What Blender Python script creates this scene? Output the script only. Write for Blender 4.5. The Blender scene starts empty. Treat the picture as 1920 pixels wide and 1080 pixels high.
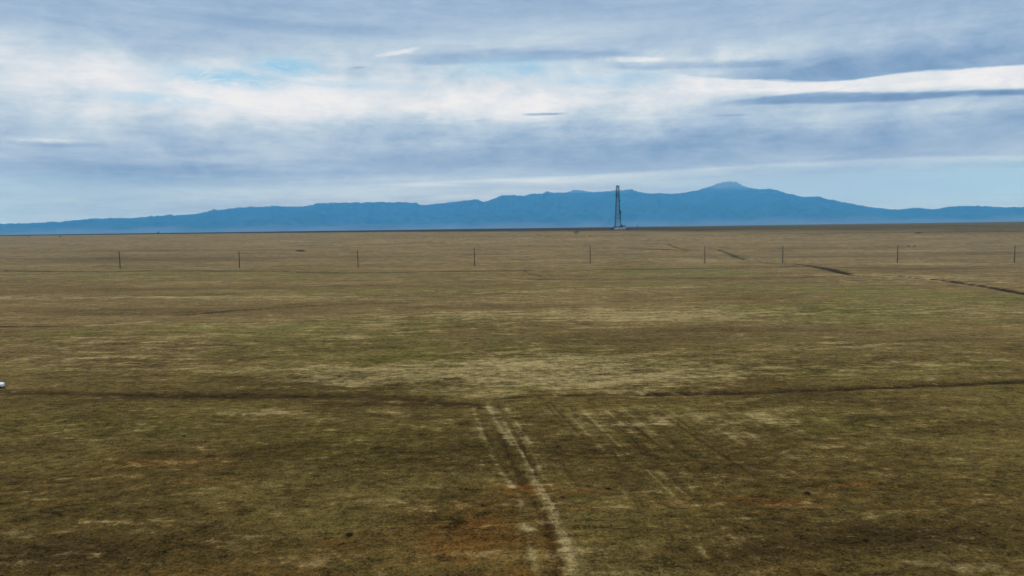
import bpy, math, random
import numpy as np
from mathutils import Vector, Matrix

rnd = random.Random(7)
S = bpy.context.scene
C = S.collection
R = math.radians

# ------------------------------------------------------------------ camera
F = 1297.0                     # focal length in pixels of a 1920-wide frame
CAM_Z = 26.0
PITCH = math.atan(112.0 / F)   # looking slightly down
ROLL = math.atan(25.0 / 1920)  # horizon rises to the right
_f = Vector((0, math.cos(PITCH), -math.sin(PITCH)))
_r = Vector((1, 0, 0))
_u = Vector((0, math.sin(PITCH), math.cos(PITCH)))
cr, sr = math.cos(ROLL), math.sin(ROLL)
_rr = _r * cr - _u * sr
_uu = _u * cr + _r * sr
cam_d = bpy.data.cameras.new('camera')
cam = bpy.data.objects.new('camera', cam_d); C.objects.link(cam)
cam_d.sensor_width = 36.0; cam_d.lens = 36.0 * F / 1920
cam_d.clip_start = 0.5; cam_d.clip_end = 200000
cam.matrix_world = Matrix(((_rr.x, _uu.x, -_f.x, 0), (_rr.y, _uu.y, -_f.y, 0), (_rr.z, _uu.z, -_f.z, CAM_Z), (0, 0, 0, 1)))
S.camera = cam

def ray(px, py):
    return (_f * F + _rr * (px - 960) + _uu * (540 - py)).normalized()
def azel(px, py):
    d = ray(px, py)
    return math.degrees(math.atan2(d.x, d.y)), math.degrees(math.asin(d.z))

# ------------------------------------------------------------------ exposure, sampling
S.view_settings.view_transform = 'Standard'
S.view_settings.look = 'None'
S.view_settings.exposure = 0.0
S.view_settings.gamma = 1.0
S.cycles.use_denoising = True
S.cycles.volume_bounces = 1
S.cycles.max_bounces = 4
S.cycles.sample_clamp_direct = 4.0
S.cycles.sample_clamp_indirect = 2.0

# ------------------------------------------------------------------ sun
SUN_EL, SUN_AZ = R(48), R(-120)      # behind the camera on the left, veiled by cloud (azimuth from +Y towards +X)
sd = bpy.data.lights.new('sun', 'SUN'); sun = bpy.data.objects.new('sun', sd); C.objects.link(sun)
sd.energy = 1.3; sd.angle = R(12); sd.color = (1.0, 0.955, 0.89)
sv = Vector((math.sin(SUN_AZ) * math.cos(SUN_EL), math.cos(SUN_AZ) * math.cos(SUN_EL), math.sin(SUN_EL)))
sun.rotation_euler = sv.to_track_quat('Z', 'Y').to_euler()
sun.location = (0, 0, 100)

# ------------------------------------------------------------------ node expression helper
class N:
    """wraps a socket; arithmetic adds math nodes"""
    def __init__(s, nt, sock): s.nt = nt; s.s = sock
    def _m(s, op, *a, clamp=False):
        n = s.nt.nodes.new('ShaderNodeMath'); n.operation = op; n.use_clamp = clamp
        for i, v in enumerate((s,) + a):
            if isinstance(v, N): s.nt.links.new(v.s, n.inputs[i])
            else: n.inputs[i].default_value = v
        return N(s.nt, n.outputs[0])
    def __add__(s, o): return s._m('ADD', o)
    __radd__ = __add__
    def __sub__(s, o): return s._m('SUBTRACT', o)
    def __rsub__(s, o): return (s * -1.0) + o
    def __mul__(s, o): return s._m('MULTIPLY', o)
    __rmul__ = __mul__
    def __truediv__(s, o): return s._m('DIVIDE', o)
    def sqrt(s): return s._m('SQRT')
    def max(s, o): return s._m('MAXIMUM', o)
    def min(s, o): return s._m('MINIMUM', o)
    def exp(s): return s._m('EXPONENT')
    def clamp(s): return s._m('ADD', 0.0, clamp=True)
    def pow(s, o): return s._m('POWER', o)
    def smooth(s, a, b, lo=0.0, hi=1.0):
        n = s.nt.nodes.new('ShaderNodeMapRange'); n.interpolation_type = 'SMOOTHSTEP'
        s.nt.links.new(s.s, n.inputs[0])
        for i, v in zip((1, 2, 3, 4), (a, b, lo, hi)): n.inputs[i].default_value = v
        return N(s.nt, n.outputs[0])
    def lin(s, a, b, lo=0.0, hi=1.0):
        n = s.nt.nodes.new('ShaderNodeMapRange')
        s.nt.links.new(s.s, n.inputs[0])
        for i, v in zip((1, 2, 3, 4), (a, b, lo, hi)): n.inputs[i].default_value = v
        return N(s.nt, n.outputs[0])
def vec(nt, x, y, z):
    n = nt.nodes.new('ShaderNodeCombineXYZ')
    for i, v in enumerate((x, y, z)):
        if isinstance(v, N): nt.links.new(v.s, n.inputs[i])
        else: n.inputs[i].default_value = v
    return n.outputs[0]
def noise(nt, v, scale, detail=4, rough=0.5, dist=0.0, col=False):
    n = nt.nodes.new('ShaderNodeTexNoise'); n.noise_dimensions = '3D'
    nt.links.new(v, n.inputs['Vector'])
    n.inputs['Scale'].default_value = scale; n.inputs['Detail'].default_value = detail
    n.inputs['Roughness'].default_value = rough; n.inputs['Distortion'].default_value = dist
    return n.outputs['Color'] if col else N(nt, n.outputs['Fac'])
def vscale(nt, v, s):
    n = nt.nodes.new('ShaderNodeVectorMath'); n.operation = 'MULTIPLY'
    nt.links.new(v, n.inputs[0]); n.inputs[1].default_value = s
    return n.outputs[0]
def mix(nt, fac, a, b):
    n = nt.nodes.new('ShaderNodeMix'); n.data_type = 'RGBA'; n.clamp_factor = True
    if isinstance(fac, N): nt.links.new(fac.s, n.inputs[0])
    else: n.inputs[0].default_value = fac
    for i, v in ((6, a), (7, b)):
        if isinstance(v, (tuple, list)): n.inputs[i].default_value = (*v[:3], 1)
        else: nt.links.new(v, n.inputs[i])
    return n.outputs[2]
def ramp(nt, fac, stops):
    n = nt.nodes.new('ShaderNodeValToRGB'); nt.links.new(fac.s, n.inputs[0])
    e = n.color_ramp.elements
    while len(e) < len(stops): e.new(0.5)
    for k, (p, c) in zip(e, stops): k.position = p; k.color = (*c, 1)
    return n.outputs[0]
def srgb(r, g, b):
    f = lambda c: (c / 255) / 12.92 if c <= 10.3 else ((c / 255 + .055) / 1.055) ** 2.4
    return (f(r), f(g), f(b))

# ------------------------------------------------------------------ haze figures (used by the sky and the volume)
BOX_FAR, BOX_TOP = 14500.0, 1150.0
HAZE_D = 9.8e-5
HAZE_C = (0.145, 0.575, 1.0)
HAZE_L = (0.080, 0.338, 0.636)         # radiance the haze settles at when infinitely deep

# ------------------------------------------------------------------ sky: broken layered cloud over a Nishita sky
w = bpy.data.worlds.new('World'); S.world = w; w.use_nodes = True
nt = w.node_tree; nt.nodes.clear()
tc = nt.nodes.new('ShaderNodeTexCoord')
D = tc.outputs['Generated']
sep = nt.nodes.new('ShaderNodeSeparateXYZ'); nt.links.new(D, sep.inputs[0])
dx, dy, dz = (N(nt, sep.outputs[i]) for i in range(3))
az0 = dx._m('ARCTAN2', dy) * (180 / math.pi)
el0 = dz._m('ARCSINE') * (180 / math.pi)
# cloud plane coordinates (perspective-correct streaks)
zc = dz.max(0.0) + 0.09
cx, cy = dx / zc, dy / zc
P = vec(nt, cx * 0.6, cy * 1.0, 0.3)
wn1 = noise(nt, vscale(nt, P, (1, 1, 1)), 0.55, 5, 0.55, 0.3)
wn2 = noise(nt, vscale(nt, P, (0.7, 1.2, 1)), 1.7, 6, 0.62, 0.2)
Q = vec(nt, az0 * 0.05, el0 * 0.32, 0.0)
wn3 = noise(nt, Q, 1.0, 6, 0.6, 0.4)
wn4 = noise(nt, vscale(nt, Q, (1.0, 1.5, 1)), 3.2, 6, 0.65, 0.3)
Q2 = vec(nt, az0 * 0.08, el0 * 0.6 + az0 * -0.02, 5.0)
wn5 = noise(nt, Q2, 2.2, 7, 0.7, 0.6)
Q3 = vec(nt, az0 * 0.5, el0 * 0.9, 9.0)
puff = noise(nt, Q3, 0.55, 7, 0.62, 0.3)
puff2 = noise(nt, vec(nt, az0 * 0.16, el0 * 0.34, 3.0), 1.0, 8, 0.6, 0.8)
puff3 = noise(nt, vec(nt, az0 * 0.35 + el0 * 0.1, el0 * 1.0, 7.0), 1.3, 8, 0.68, 1.2)
az = az0 + (wn3 - 0.5) * 5.0 + (wn4 - 0.5) * 2.0
el = el0 + (wn3 - 0.5) * 0.9 + (wn4 - 0.5) * 0.9
azs = az0 + (wn4 - 0.5) * 1.0
els = el0 + (wn4 - 0.5) * 0.26 + (wn5 - 0.5) * 0.34

def blob(px, py, rx, ry, soft=1.0, slope=0.0, sharp=False):
    a, e = azel(px, py)
    A, E = (azs, els) if sharp else (az, el)
    k = 1 / 22.6
    da = (A - a) / (rx * k)
    de = (E - e + (A - a) * slope) / (ry * k)
    q = (da * da + de * de).sqrt()
    return q.smooth(1 - soft * 0.9, 1 + soft * 0.6, 1.0, 0.0)
def curve(pts, src):
    """float curve through (px, py) picture points, given as azimuth -> elevation; picture covers -40..40 deg"""
    n = nt.nodes.new('ShaderNodeFloatCurve')
    t = src.lin(-40, 40)
    nt.links.new(t.s, n.inputs['Value'])
    c = n.mapping.curves[0]
    qs = [azel(*p) for p in pts]
    qs = [((a + 40) / 80, e / 30) for a, e in qs]
    while len(c.points) < len(qs): c.points.new(0.5, 0.5)
    for p, qv in zip(c.points, qs): p.location = qv
    n.mapping.update()
    return N(nt, n.outputs[0]) * 30.0
def band(lower, upper, x0, x1, sl, su, sx=60):
    """region between two polylines; softness in picture pixels"""
    k = 1 / 22.6
    lo, up = curve(lower, azs), curve(upper, azs)
    m = (els - lo).smooth(-sl * k / 2, sl * k / 2) * (up - els).smooth(-su * k / 2, su * k / 2)
    a0, a1 = azel(x0, 150)[0], azel(x1, 150)[0]
    if x0 > 0: m = m * (azs + (puff3 - 0.5) * 3).smooth(a0, a0 + sx * k)
    if x1 < 1920: m = m * azs.smooth(a1 - sx * k, a1, 1.0, 0.0)
    return m
# brightness of the cloud: 0 dark slate .. 1 white
base = el0.lin(0, 20)
bc = nt.nodes.new('ShaderNodeFloatCurve'); nt.links.new(base.s, bc.inputs['Value'])
cc = bc.mapping.curves[0]
# elevation/20 -> brightness   (0: horizon, .95: top of frame)
bp = [(0.0, .50), (.08, .52), (.16, .47), (.28, .42), (.40, .50), (.52, .66), (.62, .66), (.72, .50), (.84, .38), (1.0, .34)]
while len(cc.points) < len(bp): cc.points.new(.5, .5)
for p, qv in zip(cc.points, bp): p.location = qv
bc.mapping.update()
V = N(nt, bc.outputs[0])
V = V + (wn1 - 0.5) * 0.16 + (wn2 - 0.5) * 0.22 + (wn3 - 0.5) * 0.26 + (wn4 - 0.5) * 0.20 + (wn5 - 0.5) * 0.14
V = V + (puff - 0.5) * 0.55 * el0.smooth(4, 8) * el0.smooth(12.5, 15.5, 1, 0)
V = V + (puff2 - 0.5) * (0.50 - 0.32 * el0.smooth(12, 16)) * el0.smooth(2, 7) + (puff3 - 0.5) * 0.20
B = [  # px, py, rx, ry, amp, soft, slope
    (680, 195, 330, 38, .26, 1, 0), (1040, 190, 90, 40, .22, 1, 0), (1215, 190, 90, 30, .22, 1, 0), (880, 205, 90, 40, .14, 1, 0),
    (420, 215, 240, 26, .14, 1, 0), (150, 235, 170, 30, .05, 1, 0), (560, 265, 160, 26, .12, 1, 0),
    (85, 263, 44, 4, .18, 1, 0), (110, 270, 60, 4, -.16, .8, 0),
    (250, 130, 300, 40, .10, 1, 0), (60, 190, 160, 60, .08, 1, 0),
    (150, 50, 260, 22, -.08, 1, 0), (560, 50, 240, 12, -.12, 1, 0), (230, 95, 180, 14, -.10, 1, 0),
    (1000, 60, 240, 22, .12, 1, 0), (1400, 105, 180, 12, .08, 1, 0), (640, 85, 200, 14, .10, 1, 0),
    (1750, 60, 320, 60, -.12, 1, 0), (1860, 30, 120, 30, -.08, 1, 0),
    (1560, 250, 480, 30, -.16, 1, 0), (980, 290, 320, 20, -.10, 1, 0), (250, 325, 300, 16, -.14, 1, 0), (960, 310, 500, 10, -.05, 1, 0),
    (1150, 240, 120, 26, .06, 1, 0), (1650, 215, 240, 10, .14, 1, 0),
    (700, 362, 360, 12, .12, 1, 0), (1000, 340, 340, 9, .12, 1, .02), (180, 385, 340, 26, -.12, 1, 0), (250, 345, 200, 12, -.06, 1, 0), 
    (780, 225, 120, 20, -.10, 1, 0), (1120, 225, 60, 30, -.10, 1, 0),
]
for px, py, rx, ry, amp, soft, sl in B:
    V = V + blob(px, py, rx, ry, soft, sl) * amp
# sharp structured streaks
st = [
    # dark underside that thickens to the right
    (band([(1375, 150), (1450, 149), (1560, 152), (1700, 136), (1780, 131), (1920, 121)], [(1370, 134), (1450, 118), (1560, 98), (1920, 66)], 1352, 3000, 4, 60, 70), -.34),
    # white gap under it
    (band([(1180, 168), (1400, 176), (1600, 172), (1760, 168), (1920, 164)], [(1180, 128), (1400, 150), (1560, 153), (1700, 137), (1920, 122)], 1180, 3000, 16, 4, 200), .30),
    # lens-shaped dark streak
    (band([(1330, 198), (1440, 196), (1560, 193), (1680, 190), (1780, 182), (1920, 178)], [(1330, 194), (1440, 182), (1540, 172), (1650, 173), (1780, 171), (1920, 165)], 1320, 3000, 7, 6, 110), -.42),
    # streaks left of the underside
    (band([(690, 117), (800, 121), (980, 116), (1100, 110), (1240, 102)], [(690, 112), (800, 103), (980, 92), (1100, 93), (1240, 98)], 680, 1250, 9, 16, 130), -.24),
    (band([(1120, 126), (1200, 131), (1300, 128), (1400, 127), (1480, 120)], [(1120, 122), (1200, 119), (1300, 114), (1400, 116), (1480, 112)], 1110, 1500, 6, 9, 60), -.22),
    (band([(960, 107), (1150, 117), (1250, 113)], [(960, 104), (1150, 108), (1250, 108)], 1120, 1260, 4, 4, 40), .22),
    (band([(690, 112), (740, 104), (800, 90)], [(690, 106), (740, 96), (800, 84)], 690, 800, 6, 6, 30), .20),
    (band([(960, 215), (1000, 216), (1070, 213)], [(960, 214), (1000, 212), (1070, 210)], 965, 1070, 3, 2, 30), -.46),
    (band([(1320, 219), (1440, 215)], [(1320, 215), (1440, 212)], 1310, 1445, 3, 3, 60), -.18),
    (band([(655, 129), (690, 129)], [(655, 125), (690, 125)], 650, 695, 3, 3, 15), -.20),
    # pale lower edge of the deck, from centre rising to the right
    (band([(700, 352), (1200, 334), (1500, 316), (1920, 302)], [(700, 345), (1200, 322), (1500, 304), (1920, 290)], 500, 3000, 14, 6, 300), .15),
    (band([(1200, 400), (1920, 400)], [(1200, 336), (1500, 318), (1920, 304)], 1350, 3000, 20, 8, 200), -.04),
]
for m, a in st: V = V + m * (wn5 * 0.9 + 0.55) * a
# unseen deck above the frame, whitened to throw more light on the scene
V = V + el0.smooth(21, 50) * 0.55
V = V.clamp()
cloud = ramp(nt, V, [(0.0, srgb(108, 142, 180)), (.22, srgb(134, 165, 200)), (.42, srgb(162, 186, 212)), (.60, srgb(186, 205, 221)), (.76, srgb(212, 221, 230)), (1.0, srgb(238, 237, 239))])
# blue gaps
gap = blob(440, 146, 110, 17, 1) * .7
gap = gap.max(blob(550, 124, 75, 15, 1) * .8).max(blob(960, 128, 120, 18, 1) * .5).max(blob(300, 187, 90, 10, 1) * .45).max(blob(1130, 150, 120, 14, 1) * .35)
gap = gap.max(blob(640, 160, 150, 9, 1) * .35)
thin = blob(1720, 352, 460, 30, 1).max(blob(0, 418, 300, 7, 1) * .4).max(blob(640, 400, 600, 12, 1) * .3)
gap = gap * (puff3 - 0.26).smooth(0, .34) * 1.3
gap = gap.clamp()
sky = nt.nodes.new('ShaderNodeTexSky'); sky.sky_type = 'NISHITA'; sky.sun_disc = False
sky.sun_elevation = SUN_EL; sky.sun_rotation = SUN_AZ
sky.altitude = 1800; sky.air_density = 1.0; sky.dust_density = 0.6
sm = nt.nodes.new('ShaderNodeVectorMath'); sm.operation = 'MULTIPLY'; nt.links.new(sky.outputs[0], sm.inputs[0]); sm.inputs[1].default_value = (0.14, 0.14, 0.14)
cloud = mix(nt, thin * .75, cloud, srgb(160, 194, 221))
clear = mix(nt, 0.75, sm.outputs[0], srgb(150, 208, 234))
colr = mix(nt, gap, cloud, clear)
# unseen sky overhead brightened to lift the haze and ground light
gain = el0.smooth(20, 60) * 0.75 + 1.0
vm = nt.nodes.new('ShaderNodeVectorMath'); vm.operation = 'SCALE'; nt.links.new(colr, vm.inputs[0]); nt.links.new(gain.s, vm.inputs['Scale'])
# the sky shines in from beyond the haze: undo what the haze will add and take away
horiz = dx._m('ABSOLUTE').max(dy._m('ABSOLUTE'))
one = N(nt, nt.nodes.new('ShaderNodeValue').outputs[0]); one.s.default_value = 1.0
plen = ((one / dz.max(0.0005)) * (BOX_TOP - CAM_Z)).min((one / horiz) * BOX_FAR)
T = (plen * -HAZE_D).exp()
s2 = nt.nodes.new('ShaderNodeSeparateXYZ'); nt.links.new(vm.outputs[0], s2.inputs[0])
chs = []
for i in range(3):
    c = N(nt, s2.outputs[i])
    chs.append(((c - (1.0 - T) * HAZE_L[i]) / T).max(0.02))
bg = nt.nodes.new('ShaderNodeBackground'); nt.links.new(vec(nt, *chs), bg.inputs[0]); bg.inputs[1].default_value = 1.0
wo = nt.nodes.new('ShaderNodeOutputWorld'); nt.links.new(bg.outputs[0], wo.inputs[0])

# ------------------------------------------------------------------ numpy noise
_rs = np.random.RandomState(3)
_tab = _rs.rand(256, 256).astype(np.float64)
def vnoise(x, y):
    xi = np.floor(x).astype(np.int64); yi = np.floor(y).astype(np.int64)
    fx = x - xi; fy = y - yi
    fx = fx * fx * fx * (fx * (fx * 6 - 15) + 10); fy = fy * fy * fy * (fy * (fy * 6 - 15) + 10)
    a = _tab[xi & 255, yi & 255]; b = _tab[(xi + 1) & 255, yi & 255]
    c = _tab[xi & 255, (yi + 1) & 255]; d = _tab[(xi + 1) & 255, (yi + 1) & 255]
    return (a * (1 - fx) + b * fx) * (1 - fy) + (c * (1 - fx) + d * fx) * fy
def fbm(x, y, o=4, g=0.5):
    s = 0; a = 1; t = 0
    for k in range(o):
        s = s + a * vnoise(x * 2 ** k + 17.3 * k, y * 2 ** k + 5.1 * k); t += a; a *= g
    return s / t - 0.5
def sstep(a, b, x):
    t = np.clip((x - a) / (b - a), 0, 1); return t * t * (3 - 2 * t)

# ------------------------------------------------------------------ terrain shape
_py = np.array([-3000, 0, 460, 520, 600, 700, 850, 1050, 1300, 1700, 2500, 4000, 60000.])
_pz = np.array([0, 0, 0.0, 0.6, 2.6, 7.6, 15.0, 22.2, 23.6, 24.4, 24.9, 25.0, 25.0])
_gy = np.concatenate([np.linspace(-3000, 5000, 8001), np.linspace(5010, 60000, 1000)])
_gz = np.interp(_gy, _py, _pz)
_kk = np.ones(101) / 101
_gz[50:7950] = np.convolve(_gz[:8001], _kk, 'same')[50:7950]
_gz[:60] = 0
def base_h(x, y):
    h = np.interp(y, _gy, _gz)
    h = h - 0.0085 * np.clip(x, -900, 900) * sstep(150, 410, y) * sstep(1000, 580, y)
    r = np.hypot(x, y)
    return h
def hit(px, py):
    d = ray(px, py)
    t = 30 * (20000 / 30) ** np.linspace(0, 1, 6000)
    z = CAM_Z + d.z * t - base_h(d.x * t, d.y * t)
    i = int(np.argmax(z < 0)) if (z < 0).any() else len(t) - 1
    lo, hi = t[max(i - 1, 0)], t[i]
    for _ in range(40):
        m = (lo + hi) / 2
        if CAM_Z + d.z * m - float(base_h(np.array(d.x * m), np.array(d.y * m))) < 0: hi = m
        else: lo = m
    return d.x * hi, d.y * hi

# patches of ground cover, located where they lie on the ground: (px, py, rx, ry, amount) read off the photo
PALE = [(620, 706, 110, 13, 1.0), (545, 712, 50, 6, .5), (880, 690, 320, 30, 1.0), (1150, 700, 320, 24, .8), (960, 665, 200, 8, .6), (250, 655, 360, 24, .55), (1250, 592, 750, 15, .9), (1000, 592, 350, 8, .5),
        (1560, 700, 330, 16, .3), (1850, 665, 220, 18, .3), (770, 772, 70, 5, .8), (420, 766, 90, 5, .7), (200, 790, 200, 6, .3),
        (1250, 1068, 170, 7, .6), (1810, 1066, 100, 10, .8), (1750, 495, 180, 2.5, 1.1), (1320, 488, 330, 6, .9), (1280, 471, 90, 1.5, .7), (1760, 470, 150, 2, .9),
        (1620, 464, 40, 1.2, 1.0), (1000, 449, 900, 3.5, .55), (500, 455, 500, 2.5, .3), (1760, 522, 240, 9, .8), (1600, 514, 90, 3, .6), (200, 521, 280, 3, .35), (220, 557, 330, 3, .5),
        (1350, 785, 480, 34, .32), (610, 640, 45, 5, .9), (820, 620, 320, 5, .35), (140, 680, 160, 10, .4), (1500, 655, 300, 8, .6), (1700, 690, 250, 6, .5), (450, 690, 260, 6, .5), (1100, 635, 260, 6, .3),
        (80, 887, 22, 3, 1.1), (1558, 940, 16, 4, 1.2), (1432, 975, 22, 3, 1.1), (1015, 981, 18, 4, 1.1), (330, 958, 26, 3, .9), (120, 957, 50, 4, .6), (800, 960, 30, 3, .7), (490, 1002, 22, 3, .7),
        (160, 1062, 30, 3, .9), (470, 1020, 50, 6, .4), (740, 930, 60, 8, .35), (1130, 940, 60, 5, .4), (1440, 1005, 40, 5, .5), (500, 950, 110, 10, .35), (60, 985, 60, 5, .4), (850, 1025, 40, 4, .7),
        (1500, 648, 60, 4, .6), (1640, 665, 70, 3, .6), (340, 440, 360, 1.5, .6)]
GREEN = [(960, 560, 1100, 26, .4), (300, 800, 500, 50, .28), (800, 900, 500, 60, .12), (1600, 800, 400, 50, .28), (900, 690, 700, 40, .35), (250, 620, 400, 14, .4), (1450, 590, 500, 18, .45), (1800, 700, 260, 14, .5), (1300, 705, 380, 12, .5), (400, 518, 560, 12, .75), (1280, 511, 240, 9, .9), (540, 652, 400, 42, .55), (1700, 600, 330, 40, .6), (1790, 556, 200, 18, .9), (1500, 540, 240, 9, .6), (1000, 655, 420, 50, .35), (820, 600, 240, 12, .4),
         (1450, 800, 280, 25, .3), (60, 640, 140, 20, .4), (230, 505, 260, 5, .4), (1375, 480, 40, 5, .8), (600, 545, 500, 10, .4), (700, 830, 260, 50, .3), (150, 780, 200, 40, .25), (540, 615, 180, 18, .5), (1530, 660, 300, 30, .4), (1200, 532, 240, 6, .5)]
BROWN = [(700, 537, 500, 4, .5), (300, 470, 300, 3, .5), (1550, 465, 300, 3, .4), (600, 720, 300, 5, .5), (1450, 730, 500, 4, .4), (1750, 640, 200, 6, .4), (100, 665, 260, 6, .35), (280, 582, 380, 13, .55), (1320, 625, 480, 12, .5), (1610, 686, 90, 9, .7), (260, 486, 300, 7, .6), (1500, 481, 420, 4, .45), (1720, 503, 170, 4, .6), (170, 1020, 340, 46, 1.0), (1730, 1015, 330, 34, 1.0), (1400, 1045, 220, 22, .7),
         (720, 750, 250, 8, .9), (280, 738, 420, 9, .5), (160, 545, 260, 6, .4), (600, 860, 420, 60, .1), (1500, 860, 600, 50, .2), (900, 1070, 300, 14, .6), (950, 575, 260, 8, .45), (1100, 640, 400, 8, .4), (700, 481, 140, 4, .35),
         (1000, 462, 140, 3, .3), (1850, 475, 120, 4, .5), (520, 700, 80, 12, .2), (1120, 836, 90, 12, .4), (860, 870, 120, 40, .2)]
RUST = [(1500, 950, 420, 30, .4), (250, 880, 300, 30, .3), (960, 1010, 260, 50, .4), (1300, 870, 300, 14, .25), (700, 765, 300, 8, .25), (300, 850, 180, 12, .55), (385, 893, 60, 4, .9), (930, 965, 110, 45, .85), (1000, 905, 90, 14, .95), (1130, 917, 70, 6, .9), (1470, 942, 110, 9, .75), (1665, 917, 80, 5, .9), (90, 934, 70, 7, .8), (860, 1020, 220, 30, .6),
        (600, 1062, 520, 20, .45), (1840, 960, 120, 8, .4), (250, 903, 26, 3, .9), (640, 1004, 40, 6, .9), (1140, 952, 60, 5, .8), (1240, 880, 120, 20, .3), (345, 815, 90, 3, .6), (1010, 1065, 60, 10, .8), (560, 920, 160, 14, .3), (1770, 773, 60, 3, .6)]
# lines along the ground: (kind, width m, amount, cut depth m, [(px, py)...])
LINES = [
    ('pale', .55, .95, .0, [(915, 755), (918, 762), (932, 791), (953, 823), (978, 851), (992, 883), (1017, 929), (1034, 946), (1052, 1003), (1066, 1041), (1073, 1075), (1090, 1130)]),
    ('pale', .40, .75, .0, [(888, 762), (892, 777), (908, 823), (925, 862), (943, 890), (971, 925), (978, 946), (992, 1017), (1005, 1070), (1015, 1120)]),
    ('pale', .36, .6, .0, [(950, 765), (974, 800), (1000, 850), (1020, 900)]),
    ('brown', .60, .85, .12, [(925, 775), (940, 815), (953, 851), (978, 897), (999, 939), (1017, 967), (1035, 1020), (1045, 1080)]),
    ('brown', .42, .75, .08, [(960, 800), (974, 823), (1003, 890), (1022, 925), (1040, 950)]),
    ('brown', .40, .6, .05, [(900, 780), (920, 830), (945, 875), (968, 920), (975, 970)]),
    ('pale', .30, .35, .0, [(1130, 840), (1154, 883), (1180, 950), (1193, 999), (1210, 1060)]),
    ('brown', .3, .3, .0, [(1145, 840), (1170, 883), (1196, 950), (1210, 999)]),
    ('pale', .3, .3, .0, [(1260, 930), (1300, 1000), (1330, 1060)]),
    ('brown', .3, .3, .0, [(1300, 960), (1330, 1010)]),
    ('brown', 2.6, .8, .3, [(0, 507), (300, 508), (640, 510), (960, 508), (985, 507)]),
    ('brown', .8, .55, .3, [(983, 508), (1000, 515), (1028, 522)]),  # small bank cut, its shade painted in with the dark earth
    ('brown', 2.2, .75, .3, [(1000, 524), (1300, 521), (1480, 521), (1620, 516)]),
    ('brown', 2.4, .7, .2, [(1130, 506), (1240, 505), (1400, 503), (1520, 499)]),
    ('brown', 1.3, 1.2, .6, [(1490, 494), (1515, 497), (1530, 500)]),
    ('brown', 1.9, 1.5, .8, [(1522, 499), (1560, 506), (1590, 512), (1612, 516)]),  # gully bank: shade and bare earth painted as one dark line
    ('brown', 1.2, 1.0, .3, [(1600, 515), (1648, 514)]),
    ('brown', .9, .7, .2, [(1640, 514.5), (1672, 516), (1700, 519)]),
    ('brown', 1.2, 2.0, .8, [(1690, 518), (1780, 527), (1850, 536), (1920, 549), (2050, 570), (2300, 620)]),  # ditch edge darkened in colour for bank shade and bare earth
    ('brown', 1.2, .6, .4, [(1225, 455), (1250, 457), (1275, 466), (1290, 469)]),  # short wash, bank shade put into the soil colour
    ('brown', 1.4, .7, .4, [(1348, 468), (1370, 477), (1400, 487)]),  # second wash, painted bank shade over dark soil
    ('brown', 2.0, .6, .2, [(1580, 502), (1640, 502), (1670, 501)]),
    ('brown', 1.0, .9, .2, [(940, 744), (1020, 740), (1150, 738), (1250, 737)]),
    ('brown', 1.3, 1.2, .28, [(1200, 737), (1400, 735), (1600, 727), (1800, 721), (1920, 717), (2200, 708)]),
    ('brown', 1.2, .9, .2, [(-200, 613), (0, 612), (110, 611)]),
    ('brown', 1.6, .8, .15, [(-200, 740), (0, 735), (300, 740), (560, 741), (740, 742), (850, 755), (925, 764)]),
    ('pale', 2.6, .75, .0, [(-100, 559), (300, 556), (640, 557), (800, 552), (960, 548), (1160, 541), (1300, 537)]),
    ('pale', 1.4, .8, .0, [(90, 615), (230, 607), (330, 600)]),
    ('pale', 1.2, .5, .0, [(1130, 567), (1290, 556)]),
    ('brown', 1.3, .4, .1, [(330, 590), (470, 578), (600, 571), (760, 568)]),
    ('pale', 1.3, .4, .0, [(1450, 470), (1920, 469)]),
    ('brown', 4.0, .5, .0, [(700, 443), (1000, 443), (1200, 441)]),
    ('brown', 5.0, .5, .0, [(1400, 439), (1900, 434)]),
    ('brown', 3.0, .6, .0, [(1190, 466), (1260, 468)]),
]
def _ell(lst):
    out = []
    for px, py, rx, ry, a in lst:
        c = hit(px, py); e = hit(px + rx, py); n_ = hit(px, py + ry); f_ = hit(px, max(py - ry, 421 + 8))
        out.append((c[0], (n_[1] + f_[1]) / 2, abs(e[0] - c[0]), max(abs(f_[1] - n_[1]) / 2, .4), a))
    return out
PW = {'pale': _ell(PALE), 'green': _ell(GREEN), 'brown': _ell(BROWN), 'rust': _ell(RUST)}
LW = []
for k, w_, a, dd, pts in LINES:
    ps = [hit(*p) for p in pts]; ym = sum(p[1] for p in ps) / len(ps)
    LW.append((k, w_ * float(np.interp(ym, [120, 260, 480], [1, 1.7, 1.9])), a * float(np.interp(ym, [120, 260], [1, 1.25])), dd, ps))
TA = hit(918, 762); TB = hit(1052, 1003)
TD = np.array([TB[0] - TA[0], TB[1] - TA[1]]); TD = TD / np.hypot(*TD); TN = np.array([-TD[1], TD[0]])

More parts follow.
